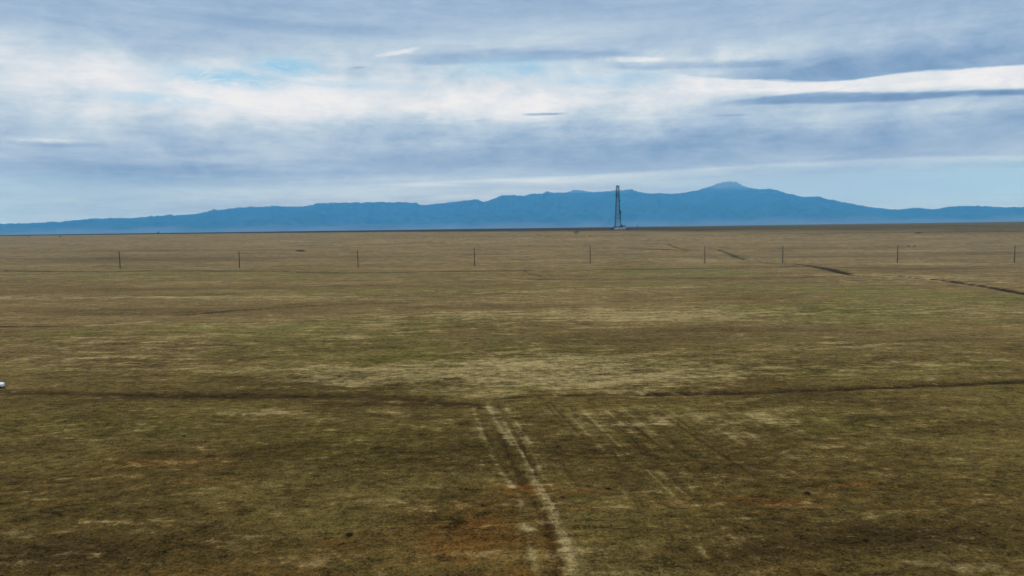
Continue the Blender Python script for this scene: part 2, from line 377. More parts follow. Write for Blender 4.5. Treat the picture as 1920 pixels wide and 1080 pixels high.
def cover(x, y):
    """amounts of straw, green, dark soil with painted bank shade, rust, and the depth of cuts at world points"""
    wx = x + fbm(x / 9, y / 9, 4, .6) * 9 + fbm(x / 60, y / 60, 2) * 26
    wy = y + fbm(x / 9 + 40, y / 9 + 3, 4, .6) * 9 + fbm(x / 60 + 9, y / 60, 2) * 18
    nf = np.clip(y / 140, .18, 1.0)
    wx = x + (wx - x) * nf; wy = y + (wy - y) * nf
    out = {}
    for k, l in PW.items():
        v = np.zeros_like(x)
        for cx_, cy_, rx, ry, a in l:
            q = ((wx - cx_) / rx) ** 2 + ((wy - cy_) / ry) ** 2
            sel = q < 6
            v[sel] += a * np.exp(-q[sel] * 1.1)
        out[k] = v
    cut = np.zeros_like(x)
    jx = fbm(x / 2.5, y / 2.5, 3); patch = np.clip(.95 + 1.0 * fbm(x / 3.5 + 8, y / 3.5, 4, .6), 0, 1.3)
    for k, w_, a, dd, pts in LW:
        best = np.full(x.shape, 1e9)
        xs = [p[0] for p in pts]; ys = [p[1] for p in pts]
        m = (x > min(xs) - 4 * w_) & (x < max(xs) + 4 * w_) & (y > min(ys) - 4 * w_) & (y < max(ys) + 4 * w_)
        if not m.any(): continue
        X, Y = x[m], y[m]; bb = np.full(X.shape, 1e9)
        for (x0, y0), (x1, y1) in zip(pts[:-1], pts[1:]):
            ux, uy = x1 - x0, y1 - y0; L2 = ux * ux + uy * uy
            t = np.clip(((X - x0) * ux + (Y - y0) * uy) / L2, 0, 1)
            bb = np.minimum(bb, np.hypot(X - x0 - t * ux, Y - y0 - t * uy))
        bb = bb + jx[m] * w_ * 1.1
        g = np.exp(-(np.clip(bb, 0, None) / w_) ** 2)
        out[k][m] += a * g * (patch[m] if k == 'pale' or a < 1.2 else 1)
        if k == 'pale': out['brown'][m] *= (1 - .6 * g)
        cut[m] += dd * g
    # old furrows running alongside the wheel tracks
    s = (x - TA[0]) * TN[0] + (y - TA[1]) * TN[1]; al = (x - TA[0]) * TD[0] + (y - TA[1]) * TD[1]
    fur = fbm(s / .85, al / 90 + 3, 3, .6) * sstep(110, 86, y) * sstep(-2, 1, s) * sstep(60, 14, s) * (.8 + .9 * fbm(x / 12, y / 12 + 4, 3))
    out['pale'] += np.clip(fur, 0, 1) * 3.9 * sstep(30, 70, y); out['brown'] += np.clip(-fur, 0, 1) * 3.4 * sstep(40, 80, y)
    # darker scrub on the plain towards the horizon, most of it on the left
    r = np.hypot(x, y)
    far = sstep(980, 1150, y + x * .35 + 120 * fbm(x / 300, y / 300, 3))
    out['brown'] += far * (1.5 - 1.1 * sstep(-200, 600, x)) * sstep(9000, 3000, r)
    out['far_lit'] = sstep(95, 210, y + 40 * fbm(x / 60 + 2, y / 30, 3)) * (.75 + .25 * sstep(300, 800, y)) * (1 - .75 * np.clip(far, 0, 1)) + 0 * x  # brightens distant ground in colour, as grass tips do at grazing view
    return out, cut
def height(x, y, cut=None):
    h = base_h(x, y)
    r = np.hypot(x, y)
    damp = sstep(1500, 500, r)
    h = h + fbm(x / 90 + 3, y / 55, 3) * (.5 + 1.0 * sstep(140, 300, y)) * (.15 + .85 * damp) * 1.0
    h = h + fbm(x / 700 + 1, y / 300 + 4, 3) * 2.0 * sstep(1500, 2500, r) * sstep(60000, 3000, r) * .6
    h = h + fbm(x / 14, y / 9, 3) * .22 * damp
    h = h + fbm(x / 1.6, y / 1.4, 3, .6) * .10 * sstep(260, 60, r)
    if cut is not None: h = h - cut
    return h

# ------------------------------------------------------------------ mesh helpers
def mesh_obj(name, verts, faces, mat, parent=None, smooth=False):
    me = bpy.data.meshes.new(name); me.from_pydata([tuple(v) for v in verts], [], faces)
    me.validate(); me.update()
    if smooth: me.polygons.foreach_set('use_smooth', [True] * len(me.polygons))
    o = bpy.data.objects.new(name, me); C.objects.link(o)
    if mat: me.materials.append(mat)
    if parent: o.parent = parent
    return o
def tag(o, label=None, cat=None, group=None, kind=None):
    if label: o['label'] = label
    if cat: o['category'] = cat
    if group: o['group'] = group
    if kind: o['kind'] = kind
    return o
def empty(name, loc, rz=0.0):
    o = bpy.data.objects.new(name, None); C.objects.link(o); o.location = loc; o.rotation_euler = (0, 0, rz)
    o.empty_display_size = .3
    return o
class MB:
    def __init__(s): s.v = []; s.f = []
    def add(s, vs, fs):
        n = len(s.v); s.v += [Vector(v) for v in vs]; s.f += [tuple(i + n for i in f) for f in fs]; return s
    def box(s, c, d, rz=0):
        hx, hy, hz = d[0] / 2, d[1] / 2, d[2] / 2
        m = Matrix.Rotation(rz, 3, 'Z')
        vs = [m @ Vector((x, y, z)) + Vector(c) for z in (-hz, hz) for x, y in ((-hx, -hy), (hx, -hy), (hx, hy), (-hx, hy))]
        return s.add(vs, [(3, 2, 1, 0), (4, 5, 6, 7), (0, 1, 5, 4), (1, 2, 6, 5), (2, 3, 7, 6), (3, 0, 4, 7)])
    def tube(s, a, b, r0, r1=None, n=8, cap=True):
        r1 = r0 if r1 is None else r1
        a, b = Vector(a), Vector(b); q = (b - a).to_track_quat('Z', 'Y')
        vs = []
        for p, r in ((a, r0), (b, r1)):
            for i in range(n):
                t = 2 * math.pi * (i + .5) / n
                vs.append(p + q @ Vector((r * math.cos(t), r * math.sin(t), 0)))
        fs = [(i, (i + 1) % n, n + (i + 1) % n, n + i) for i in range(n)]
        if cap: fs += [tuple(range(n))[::-1], tuple(range(n, 2 * n))]
        return s.add(vs, fs)
    def build(s, name, mat, parent=None, smooth=False): return mesh_obj(name, s.v, s.f, mat, parent, smooth)

def material(name, col, rough=.7, metal=0, nscale=3.0, namp=.35, col2=None, bump=0, spec=.3):
    m = bpy.data.materials.new(name); m.use_nodes = True; t = m.node_tree
    b = t.nodes['Principled BSDF']; b.inputs['Roughness'].default_value = rough; b.inputs['Metallic'].default_value = metal
    b.inputs['Specular IOR Level'].default_value = spec
    tc_ = t.nodes.new('ShaderNodeTexCoord')
    f = noise(t, tc_.outputs['Object'], nscale, 5, .6)
    c2 = col2 or tuple(c * (1 - namp) for c in col)
    t.links.new(mix(t, f.smooth(.35, .65), col, c2), b.inputs['Base Color'])
    if bump:
        bn = t.nodes.new('ShaderNodeBump'); bn.inputs['Distance'].default_value = bump; bn.inputs['Strength'].default_value = 1
        t.links.new(f.s, bn.inputs['Height']); t.links.new(bn.outputs[0], b.inputs['Normal'])
    return m

# ------------------------------------------------------------------ ground material
def ground_material(name, grass=False):
    m = bpy.data.materials.new(name); m.use_nodes = True; t = m.node_tree
    b = t.nodes['Principled BSDF']; b.inputs['Roughness'].default_value = 1.0; b.inputs['Specular IOR Level'].default_value = 0.0
    g = t.nodes.new('ShaderNodeNewGeometry'); pos = g.outputs['Position']
    def at(n_):
        a = t.nodes.new('ShaderNodeAttribute'); a.attribute_name = n_; s_ = t.nodes.new('ShaderNodeSeparateColor'); t.links.new(a.outputs['Color'], s_.inputs[0])
        return [N(t, s_.outputs[i]) for i in range(3)]
    pale, green, brown = at('cover_a'); rust, rv, far_lit = at('cover_b')
    pos2 = vscale(t, pos, (1, 1, 0))
    def nz(v, sc, det=5, ro=.62, di=.3, k=1.0):      # noise recentred on 0, spread to about -1..1
        return (noise(t, v, sc, det, ro, di) - .5) * (6.0 * k)
    huge = nz(vscale(t, pos2, (.5, 1, 1)), 1 / 170, 4)
    big = nz(vscale(t, pos2, (.6, 1, 1)), 1 / 34, 6)
    mid = nz(vscale(t, pos2, (.55, 1, 1)), 1 / 7.5, 6, .66)
    mid2 = nz(vscale(t, vscale(t, pos2, (.7, 1.1, 1)), (1, 1, 1)), 1 / 2.6, 5, .64)
    sml = nz(vscale(t, pos2, (.8, 1, 1)), 1 / .9, 4, .65)
    sml2 = nz(pos2, 3.4, 3, .65)
    sml3 = nz(pos2, 8.0, 2, .6)
    off = nz(vscale(t, pos2, (.8, .9, 1)), 1 / 13.0, 5, .62, .5)
    st1 = nz(vscale(t, pos2, (.42, 1, 1)), 1 / 3.4, 6, .62)
    st2 = nz(vscale(t, pos2, (.62, 1, 1)), 1 / .95, 5, .62)
    st3 = nz(vscale(t, pos2, (.22, 1, 1)), 1 / 14, 6, .62)
    # base turf: dormant olive and dead brown
    c = mix(t, (big * .6 + huge * .5 + mid * .3).smooth(-.5, .5), (.066, .044, .0120), (.112, .082, .0225))
    c = mix(t, far_lit * (big * .25 + mid * .15 + .85).clamp(), c, (.196, .132, .056))  # grazing-view brightness of the far turf put into its colour
    c = mix(t, (mid2 * .5 + off * .5 + sml * .3).smooth(.1, 1.2) * .35, c, (.120, .066, .018))
    # green flush
    gf = (green * .85 + off * .32 + mid2 * .16 - .08).smooth(.05, .9)
    c = mix(t, gf * .8, c, mix(t, far_lit, (.086, .073, .0145), (.138, .121, .033)))
    # brown / bare dark soil, plus painted shade of the bank cuts
    bf = (brown * 1.0 + mid * .20 + big * .18 + st1 * .22 + sml * .12).smooth(.08, 1.05)
    c = mix(t, bf * .9, c, mix(t, (brown * .9 - .55).clamp(), (.046, .028, .0085), (.016, .009, .0035)))
    # rust-red weed mats
    rf = (rust * .95 + off * .30 + st2 * .25 + st1 * .2).smooth(.22, 1.2)
    c = mix(t, rf * .7, c, (.110, .048, .010))
    # straw and pale soil
    pf = (pale * .92 + st1 * (far_lit * .25 + .42) + st3 * .26 + mid2 * .20 + st2 * .22 + big * .12).smooth(.22, 1.5)
    c = mix(t, pf * .95, c, (.235, .178, .076))
    # pale tussocks everywhere, dark holes between them
    sp = (sml2 * .3 + st2 * .50 + st1 * .50 + mid2 * .25).smooth(.30, 1.2)
    c = mix(t, sp * .42, c, (.19, .142, .058))
    dk = (sml3 * -.2 + sml2 * -.30 + st2 * -.45 + st1 * -.40 + mid2 * -.2).smooth(.22, 1.1)
    c = mix(t, dk * .62, c, (.030, .019, .0065))
    mot = (sml3 * .32 + sml2 * .42 + sml * .34 + mid2 * .14 + st1 * (far_lit * .14 + .20) + st2 * .26 + st3 * .16) + 1.0
    if grass: mot = mot * (rv * .7 + .75)
    hs = t.nodes.new('ShaderNodeVectorMath'); hs.operation = 'SCALE'; t.links.new(c, hs.inputs[0]); t.links.new(mot.max(.35).s, hs.inputs['Scale'])
    t.links.new(hs.outputs[0], b.inputs['Base Color'])
    if grass:      # blades are lit like the turf they stand in
        na_ = t.nodes.new('ShaderNodeVectorMath'); na_.operation = 'ADD'; sc_ = t.nodes.new('ShaderNodeVectorMath'); sc_.operation = 'SCALE'
        t.links.new(g.outputs['Normal'], sc_.inputs[0]); sc_.inputs['Scale'].default_value = .45
        t.links.new(sc_.outputs[0], na_.inputs[0]); na_.inputs[1].default_value = (0, 0, 1)
        nn = t.nodes.new('ShaderNodeVectorMath'); nn.operation = 'NORMALIZE'; t.links.new(na_.outputs[0], nn.inputs[0]); t.links.new(nn.outputs[0], b.inputs['Normal'])
    if not grass:
        bn = t.nodes.new('ShaderNodeBump'); bn.inputs['Distance'].default_value = .30; bn.inputs['Strength'].default_value = .8
        t.links.new((sml * .15 + sml2 * .08 + mid * .25).s, bn.inputs['Height']); t.links.new(bn.outputs[0], b.inputs['Normal'])
    return m
M_ground = ground_material('prairie_turf')
M_grass = ground_material('dry_grass', True)

def set_cover(me, x, y, cov, rv=None):
    n = len(x)
    a = np.zeros((n, 4), np.float32); a[:, 0] = cov['pale']; a[:, 1] = cov['green']; a[:, 2] = cov['brown']; a[:, 3] = 1
    b = np.zeros((n, 4), np.float32); b[:, 0] = cov['rust']; b[:, 2] = cov['far_lit']; b[:, 3] = 1
    if rv is not None: b[:, 1] = rv
    for nm, arr in (('cover_a', a), ('cover_b', b)):
        at = me.attributes.new(nm, 'FLOAT_COLOR', 'POINT'); at.data.foreach_set('color', arr.ravel())

# ------------------------------------------------------------------ the ground sheet, finest where the photo looks
th = np.radians(np.concatenate([np.arange(-180, -46, 6.0), np.arange(-46, 46, .115), np.arange(46, 180, 6.0)]))
rr = np.concatenate([[2, 8, 16, 28, 38], 42 * (2600 / 42) ** np.linspace(0, 1, 1150), 2600 * (14300 / 2600) ** np.linspace(0.02, 1, 60)])
nr, na = len(rr), len(th)
TH, RR = np.meshgrid(th, rr)
X = (RR * np.sin(TH)).ravel(); Y = (RR * np.cos(TH)).ravel()
cov, cut = cover(X, Y)
Z = height(X, Y, cut)
co = np.stack([X, Y, Z], 1)
co = np.vstack([co, [[0, 0, 0]]])
ii, jj = np.meshgrid(np.arange(nr - 1), np.arange(na), indexing='ij')
j2 = (jj + 1) % na
q = np.stack([ii * na + jj, ii * na + j2, (ii + 1) * na + j2, (ii + 1) * na + jj], -1).reshape(-1, 4)[:, ::-1]
tri = np.array([[k, (k + 1) % na, nr * na] for k in range(na)])[:, ::-1]
def np_mesh(name, co, polys):
    me = bpy.data.meshes.new(name)
    tot = sum(p.size for p in polys); npoly = sum(len(p) for p in polys)
    me.vertices.add(len(co)); me.vertices.foreach_set('co', co.astype(np.float32).ravel())
    me.loops.add(tot); me.loops.foreach_set('vertex_index', np.concatenate([p.ravel() for p in polys]).astype(np.int32))
    me.polygons.add(npoly)
    ls = []; s0 = 0
    for p in polys:
        ls.append(s0 + np.arange(len(p)) * p.shape[1]); s0 += p.size
    me.polygons.foreach_set('loop_start', np.concatenate(ls).astype(np.int32))
    me.update(calc_edges=True); me.validate()
    return me
me = np_mesh('ground', co, [q, tri])
for k in cov: cov[k] = np.append(cov[k], 0)
set_cover(me, np.append(X, 0), np.append(Y, 0), cov)
me.polygons.foreach_set('use_smooth', np.ones(len(me.polygons), bool))
g = bpy.data.objects.new('ground', me); C.objects.link(g); me.materials.append(M_ground); tag(g, kind='structure')

def ground_z(x, y):
    xa, ya = np.array([float(x)]), np.array([float(y)])
    c_, cu = cover(xa, ya)
    return float(height(xa, ya, cu)[0])
def at(px, py):
    x, y = hit(px, py)
    return Vector((x, y, ground_z(x, y)))

# ------------------------------------------------------------------ standing dead grass near the camera (nobody could count it)
rs = np.random.RandomState(11)
NT = 230000
rad = 46 * (330 / 46) ** (rs.rand(NT) ** 1.35) ; ang = np.radians(rs.uniform(-41, 41, NT))
gx = rad * np.sin(ang); gy = rad * np.cos(ang)
dens = fbm(gx / 1.3, gy / 1.3, 3, .6) + fbm(gx / 7 + 5, gy / 7, 3) + rs.uniform(-.25, .25, NT)
k = (dens > -.12) & (rs.rand(NT) < 1.15 - sstep(120, 330, rad))
gx, gy, rad = gx[k], gy[k], rad[k]; n = len(gx)
gcov, gcut = cover(gx, gy); gz = height(gx, gy, gcut)
hgt = rs.uniform(.015, .055, n) * (1 + .4 * gcov['brown'].clip(0, 1)) * (1 + .003 * rad)
wid = rs.uniform(.05, .14, n) * (1 + .005 * rad)
vs = []; cols = []
B3 = []
for b_ in range(3):
    a_ = rs.uniform(0, 2 * math.pi, n); la = rs.uniform(0, 2 * math.pi, n); le = rs.uniform(.03, .13, n) * (1 + .004 * rad)
    c_, s_ = np.cos(a_) * wid * .5, np.sin(a_) * wid * .5
    p0 = np.stack([gx - c_, gy - s_, gz - .02], 1); p1 = np.stack([gx + c_, gy + s_, gz - .02], 1)
    p2 = np.stack([gx + np.cos(la) * le, gy + np.sin(la) * le, gz + hgt * rs.uniform(.6, 1.1, n)], 1)
    B3.append(np.stack([p0, p1, p2], 1))
vv = np.stack(B3, 1).reshape(-1, 3)
ff = np.arange(len(vv)).reshape(-1, 3)
me = np_mesh('dry_grass', vv, [ff])
rep = lambda a: np.repeat(a, 9)
rvv = rs.rand(n)
set_cover(me, rep(gx), rep(gy), {k_: rep(v_) for k_, v_ in gcov.items()}, rep(rvv))
go = bpy.data.objects.new('grass', me); C.objects.link(go); me.materials.append(M_grass)
tag(go, 'short dead prairie grass covering the near ground', 'grass', kind='stuff')

# ------------------------------------------------------------------ mountains
def mountain_material(name, rock, forest, hazy_foot, tree_z, low_z):
    m = bpy.data.materials.new(name); m.use_nodes = True; t = m.node_tree
    b = t.nodes['Principled BSDF']; b.inputs['Roughness'].default_value = 1; b.inputs['Specular IOR Level'].default_value = 0
    g_ = t.nodes.new('ShaderNodeNewGeometry'); s_ = t.nodes.new('ShaderNodeSeparateXYZ'); t.links.new(g_.outputs['Position'], s_.inputs[0])
    z = N(t, s_.outputs[2])
    n1 = noise(t, g_.outputs['Position'], 1 / 900, 6, .6); n2 = noise(t, g_.outputs['Position'], 1 / 170, 5, .6)
    c = mix(t, n2.smooth(.35, .65), forest, tuple(x * .15 for x in forest))
    c = mix(t, ((z - tree_z) / 90 + (n1 - .5) * 4).smooth(-.6, .9), c, rock)
    c = mix(t, ((n1 - .5) * 2 + (n2 - .5) * 1.4).smooth(.42, .7) * .6, c, rock)
    c = mix(t, ((z * -1 + low_z) / 90 + (n1 - .5) * 3).smooth(-.7, 1.0), c, hazy_foot)  # paler foothill plain, with horizon haze put into its colour
    t.links.new(c, b.inputs['Base Color'])
    return m
def range_mesh(name, ridge, dist, depth_f, depth_b, mat, seed):
    """ridge given as picture points; stands at its own distance, with slopes in front and behind"""
    pa = np.array([math.degrees(math.atan2(ray(*p).x, ray(*p).y)) for p in ridge])
    pe = np.array([ray(*p).z / math.hypot(ray(*p).x, ray(*p).y) for p in ridge])
    a = np.linspace(pa[0], pa[-1], 1500); e = np.interp(a, pa, pe)
    e = e + fbm(a * 3.1 + seed, a * 0 + seed, 5, .65) * .0012 + fbm(a * 7 + seed, a * 0 + 2, 4, .7) * .0028
    H = e * dist + CAM_Z
    taper = sstep(0, 1.2, a - a[0]) * sstep(0, 1.2, a[-1] - a)
    nv = 70; v = np.linspace(-1, 1, nv)
    A, Vv = np.meshgrid(np.radians(a), v); Hm = np.tile(H, (nv, 1))
    Dd = dist + np.where(Vv < 0, Vv * depth_f, Vv * depth_b)
    gx_ = Dd * np.sin(A); gy_ = Dd * np.cos(A)
    prof = 1 - np.abs(Vv)
    prof = .72 * prof + .28 * prof ** 2.2
    gully = (np.abs(fbm(gx_ / 620 + seed, gy_ / 900, 5, .55)) * 2.6 + fbm(gx_ / 1900, gy_ / 1900 + seed, 3)) 
    wgt = np.sin(np.pi * np.clip(prof, 0, 1)) ** .8
    zz = (Hm - 15) * np.clip(prof - .46 * gully * wgt, 0, 1) + 15
    zz = 15 + (zz - 15) * 1.0
    zz[0] = zz[-1] = -5
    co_ = np.stack([gx_, gy_, zz], -1).reshape(-1, 3)
    na_ = len(a)
    i_, j_ = np.meshgrid(np.arange(nv - 1), np.arange(na_ - 1), indexing='ij')
    q_ = np.stack([i_ * na_ + j_, i_ * na_ + j_ + 1, (i_ + 1) * na_ + j_ + 1, (i_ + 1) * na_ + j_], -1).reshape(-1, 4)
    me_ = np_mesh(name, co_, [q_]); me_.polygons.foreach_set('use_smooth', np.ones(len(me_.polygons), bool))
    o = bpy.data.objects.new(name, me_); C.objects.link(o); me_.materials.append(mat); tag(o, kind='structure')
    return o
FR = [(-900, 436), (-500, 428), (-200, 420), (0, 419), (40, 418), (110, 416), (160, 410), (233, 408), (300, 404), (360, 401), (387, 397), (400, 392), (420, 392), (430, 390), (460, 387), (520, 385), (547, 386), (567, 386), (593, 381), (617, 379),
      (660, 378.5), (700, 377), (780, 379), (787, 383), (807, 382), (853, 377), (893, 371.5), (900, 374), (907, 377), (923, 373), (940, 365), (960, 365), (980, 366), (1000, 362), (1013, 363), (1025, 359), (1040, 361), (1057, 359.5), (1070, 359.5), (1090, 361), (1107, 360.5), (1123, 358.5), (1140, 357), (1157, 361), (1173, 361.5), (1187, 360.5),
      (1202, 360), (1227, 361), (1257, 362), (1300, 363), (1340, 361), (1400, 362), (1473, 361), (1490, 363), (1507, 367), (1533, 366), (1547, 370), (1563, 373), (1580, 378), (1600, 381), (1627, 386), (1653, 390), (1680, 391), (1720, 389), (1753, 391), (1780, 386), (1820, 384), (1847, 384), (1873, 387), (1913, 387), (1960, 386), (2100, 380), (2400, 372), (2900, 380)]
BK = [(1020, 385), (1060, 360), (1077, 353), (1090, 353), (1107, 356), (1123, 358), (1140, 356), (1157, 354), (1173, 353), (1187, 353), (1200, 358), (1227, 363), (1257, 362), (1280, 359), (1300, 354), (1320, 351), (1337, 344), (1347, 341), (1367, 338), (1380, 339.5), (1393, 346), (1403, 350), (1423, 353), (1443, 352), (1460, 355), (1473, 360), (1500, 372), (1540, 395)]
M_mt = mountain_material('forest_haze_blue', (.10, .10, .12), (.040, .058, .105), (.17, .14, .15), 2000, 95)  # forest blue raised in the base colour to stand in for distance haze
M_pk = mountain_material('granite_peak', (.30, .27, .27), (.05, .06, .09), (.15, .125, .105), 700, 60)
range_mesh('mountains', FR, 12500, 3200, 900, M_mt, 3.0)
range_mesh('mountain_peak', BK, 13500, 600, 500, M_pk, 8.0)

# ------------------------------------------------------------------ haze: one even volume around everything
hb = MB().box((0, 0, (BOX_TOP - 14) / 2), (2 * BOX_FAR, 2 * BOX_FAR, BOX_TOP + 14))
hm = bpy.data.materials.new('haze_air'); hm.use_nodes = True; t = hm.node_tree; t.nodes.clear()
pv = t.nodes.new('ShaderNodeVolumePrincipled'); pv.inputs['Color'].default_value = (*HAZE_C, 1); pv.inputs['Density'].default_value = HAZE_D
pv.inputs['Anisotropy'].default_value = 0.0
mo = t.nodes.new('ShaderNodeOutputMaterial'); t.links.new(pv.outputs[0], mo.inputs['Volume'])
hz = hb.build('haze', hm); tag(hz, kind='stuff')

# ------------------------------------------------------------------ utility poles across the plain
M_pole = material('creosoted_wood', (.018, .011, .007), .9, nscale=1.5)
M_ins = material('grey_hardware', (.16, .16, .15), .6)
M_can = material('transformer_paint', (.05, .05, .045), .5)
def make_pole(h, can=False):
    o = MB().tube((0, 0, -1.2), (0, 0, h), .30, .22, 10).build('utility_pole', M_pole, smooth=False)
    m = MB().tube((0, 0, h), (0, 0, h + .16), .045, .06, 8).tube((0, 0, h + .16), (0, 0, h + .26), .09, .07, 8)
    m.build('insulator', M_ins, o)
    b_ = MB().box((.22, 0, h - 1.5), (.20, .05, .08)).tube((.30, 0, h - 1.5), (.30, 0, h - 1.30), .06, .04, 8)
    b_.build('neutral_bracket', M_ins, o)
    if can:
        c_ = MB().tube((-.05, -.42, h - 3.9), (-.05, -.42, h - 2.7), .27, .27, 12).tube((-.05, -.42, h - 2.7), (-.05, -.42, h - 2.55), .27, .12, 12)
        c_.box((-.05, -.24, h - 3.3), (.14, .3, .5)).tube((-.12, -.42, h - 2.6), (-.12, -.42, h - 2.25), .04, .03, 6)
        c_.tube((-.55, -.15, h - 3.35), (-.25, -.3, h - 3.35), .05, .05, 6)
        c_.build('transformer', M_can, o, )
    return o
POLES = [  # base px, base py, top py, lean
    (225.5, 503, 470, 'utility pole at the far left end of the row, nearest the left edge'),
    (449.5, 503, 472, 'second utility pole from the left, left of the dark shrub patch'),
    (671.5, 501, 469, 'third utility pole from the left, right of the dark shrub patch'),
    (890, 499, 465, 'utility pole in the left half, the last one left of the picture middle'),
    (1106.5, 494, 461, 'utility pole just left of the drilling rig and in front of it'),
    (1321.5, 493, 461, 'utility pole between the two short grassy washes, right of the rig'),
    (1467.5, 493, 461, 'utility pole with a bulging transformer partway up, left of the dark gully'),
    (1682.5, 493, 461, 'second utility pole from the right end, beyond the pale bend of the gully'),
    (1902, 493, 461, 'rightmost utility pole, close to the right edge of the plain')]
pdist = [hit(p[0], p[1])[1] for p in POLES]
for i, (px, py, pt, lab) in enumerate(POLES):
    p = at(px, py); d = math.hypot(p.x, p.y)
    h = (py - pt) * p.y / F / 1.0
    o = make_pole(h, can=(i == 6)); o.location = p
    o.rotation_euler = (rnd.uniform(-.01, .01), rnd.uniform(-.012, .006), rnd.uniform(0, .3) if i != 6 else 0)
    tag(o, lab, 'utility pole', 'utility poles in a row across the plain')

# ------------------------------------------------------------------ drilling rig
M_steel = material('rig_steel', (.014, .018, .034), .6, nscale=.3)
M_steel2 = material('rig_galvanised', (.20, .19, .20), .6, nscale=.3)
M_white = material('rig_white_panels', (.46, .42, .42), .7, nscale=.2)
M_dark = material('rig_machinery', (.035, .030, .034), .7, nscale=.3)
M_rust = material('rig_red_oxide', (.14, .06, .05), .7, nscale=.3)
rp = at(1158.5, 430.5)
mpp = rp.y / F                    # metres per picture pixel at the rig
rig = empty('drilling_rig', rp)
tag(rig, 'tall drilling rig with open lattice mast standing on the far plain against the mountains', 'drilling rig')
def U(x, y): return (x - 1158.5) * mpp, (430.5 - y) * mpp        # x, z in metres
zb = U(0, 425.0)[1]; zt = U(0, 351)[1]
def half(z):                       # half width of the mast at a height
    tq = (z - zb) / (zt - zb)
    return np.interp(tq, [0, .44, .8, 1], [4.3, 2.8, 2.15, 1.95])
zs = [zb, zb + 6, zb + 12, zb + 18, zb + 24, zb + 30, zb + 36, zb + 42, zb + 47, zb + 51.5, zb + 55.5, zt]
xoff = lambda z: -0.35 * (z - zb) / (zt - zb)
for sx in (-1, 1):
    for sy in (-1, 1):
        mb = MB()
        for z0_, z1_ in zip(zs[:-1], zs[1:]):
            mb.tube((sx * half(z0_) + xoff(z0_), sy * half(z0_), z0_), (sx * half(z1_) + xoff(z1_), sy * half(z1_), z1_), .38 if z0_ < zb + 45 else .34, n=6)
        mb.build('mast_leg', M_steel, rig)
mb = MB()
for i, (z0_, z1_) in enumerate(zip(zs[:-1], zs[1:])):
    h0, h1 = half(z0_), half(z1_); r_ = .15 if i < 7 else .24
    c = [(-1, -1), (1, -1), (1, 1), (-1, 1)]
    for k_ in range(4):
        a_, b_ = c[k_], c[(k_ + 1) % 4]
        if k_ == 0 and i < 1: continue                 # open V-door side
        mb.tube((a_[0] * h1 + xoff(z1_), a_[1] * h1, z1_), (b_[0] * h1 + xoff(z1_), b_[1] * h1, z1_), r_, n=5)
        mb.tube((a_[0] * h0 + xoff(z0_), a_[1] * h0, z0_), (b_[0] * h1 + xoff(z1_), b_[1] * h1, z1_), r_ * .8, n=5)
        if i > 6: mb.tube((b_[0] * h0 + xoff(z0_), b_[1] * h0, z0_), (a_[0] * h1 + xoff(z1_), a_[1] * h1, z1_), r_ * .8, n=5)
mb.build('lattice_bracing', M_steel, rig)
MB().box((xoff(zt), 0, zt + .35), (4.6, 4.2, .7)).box((xoff(zt), 0, zt + 1.2), (2.2, 1.4, 1.2)).tube((xoff(zt) - 1.9, 0, zt), (xoff(zt) - 1.9, 0, zt + 1.8), .08, n=5).tube((xoff(zt) + 1.9, 0, zt), (xoff(zt) + 1.9, 0, zt + 1.8), .08, n=5).build('crown_block', M_dark, rig)
zm = U(0, 366.5)[1]
m = MB().box((-1.4, 0, zm), (6.2, 5.0, .5))
for xx in (-4.3, -2.9, -1.4): m.tube((xx, -2.4, zm), (xx, -2.4, zm + 1.2), .07, n=5)
m.box((-2.9, -2.4, zm + 1.15), (3.2, .1, .1)); m.build('monkey_board', M_dark, rig)
zz_ = U(0, 377)[1]
MB().box((U(1162.5, 0)[0] - .2, 0, zz_), (2.4, 1.6, 1.3)).box((U(1160.8, 0)[0], 0, zz_ - .2), (2.0, .3, .3)).build('winch_box', M_dark, rig)
zz_ = U(0, 397.5)[1]
MB().box((U(1162.3, 0)[0], -.6, zz_), (2.8, 2.2, 4.2)).box((U(1164, 0)[0], -.6, zz_ - 2.4), (2.0, 1.4, 1.6)).box((U(1161, 0)[0], -.6, zz_ + 3.0), (2.2, .4, .4)).tube((U(1162.5, 0)[0], -.6, zz_ - 2), (U(1163, 0)[0], -.6, zb + 10), .8, n=6).build('travelling_block', M_dark, rig)
zz_ = U(0, 402.5)[1]
MB().box((0, 0, zz_), (8.2, 7.6, .55)).tube((-.4, -.5, zz_), (-.4, -.5, zb), .16, n=6).build('racking_platform', M_steel2, rig)
for xx in np.linspace(-2.6, 1.6, 6): MB().tube((xx, .6, zb), (xx * .5, .6, zm), .10, n=5).build('drill_pipe', M_steel2, rig)
# drill floor and substructure
m = MB().box((0, 0, zb - .45), (13.5, 11.5, .9))
m.build('drill_floor', M_dark, rig)
m = MB().box((U(1168, 0)[0], -3.0, zb + .55), (7.4, 3.2, 1.2)).box((U(1165, 0)[0], -2.5, zb + 1.2), (2.8, 2.6, 2.4))
m.build('doghouse', M_dark, rig)
m = MB()
for sx in (-5.6, -1.9, 1.9, 5.6):
    for sy in (-4.8, 4.8):
        m.box((sx, sy, (zb - .9) / 2), (.5, .5, zb - .9))
for sy in (-4.8, 4.8): m.box((0, sy, .3), (12.4, .4, .4)).box((0, sy, zb - 1.2), (12.4, .4, .4))
for sx in (-5.6, 5.6): m.box((sx, 0, .3), (.4, 10, .36)).box((sx, 0, zb - 1.2), (.4, 10, .36))
for sx in (-3.7, 0, 3.7): m.tube((sx - 1.7, -4.8, .2), (sx + 1.7, -4.8, zb - 1), .16, n=5)
m.build('substructure', M_steel2, rig)
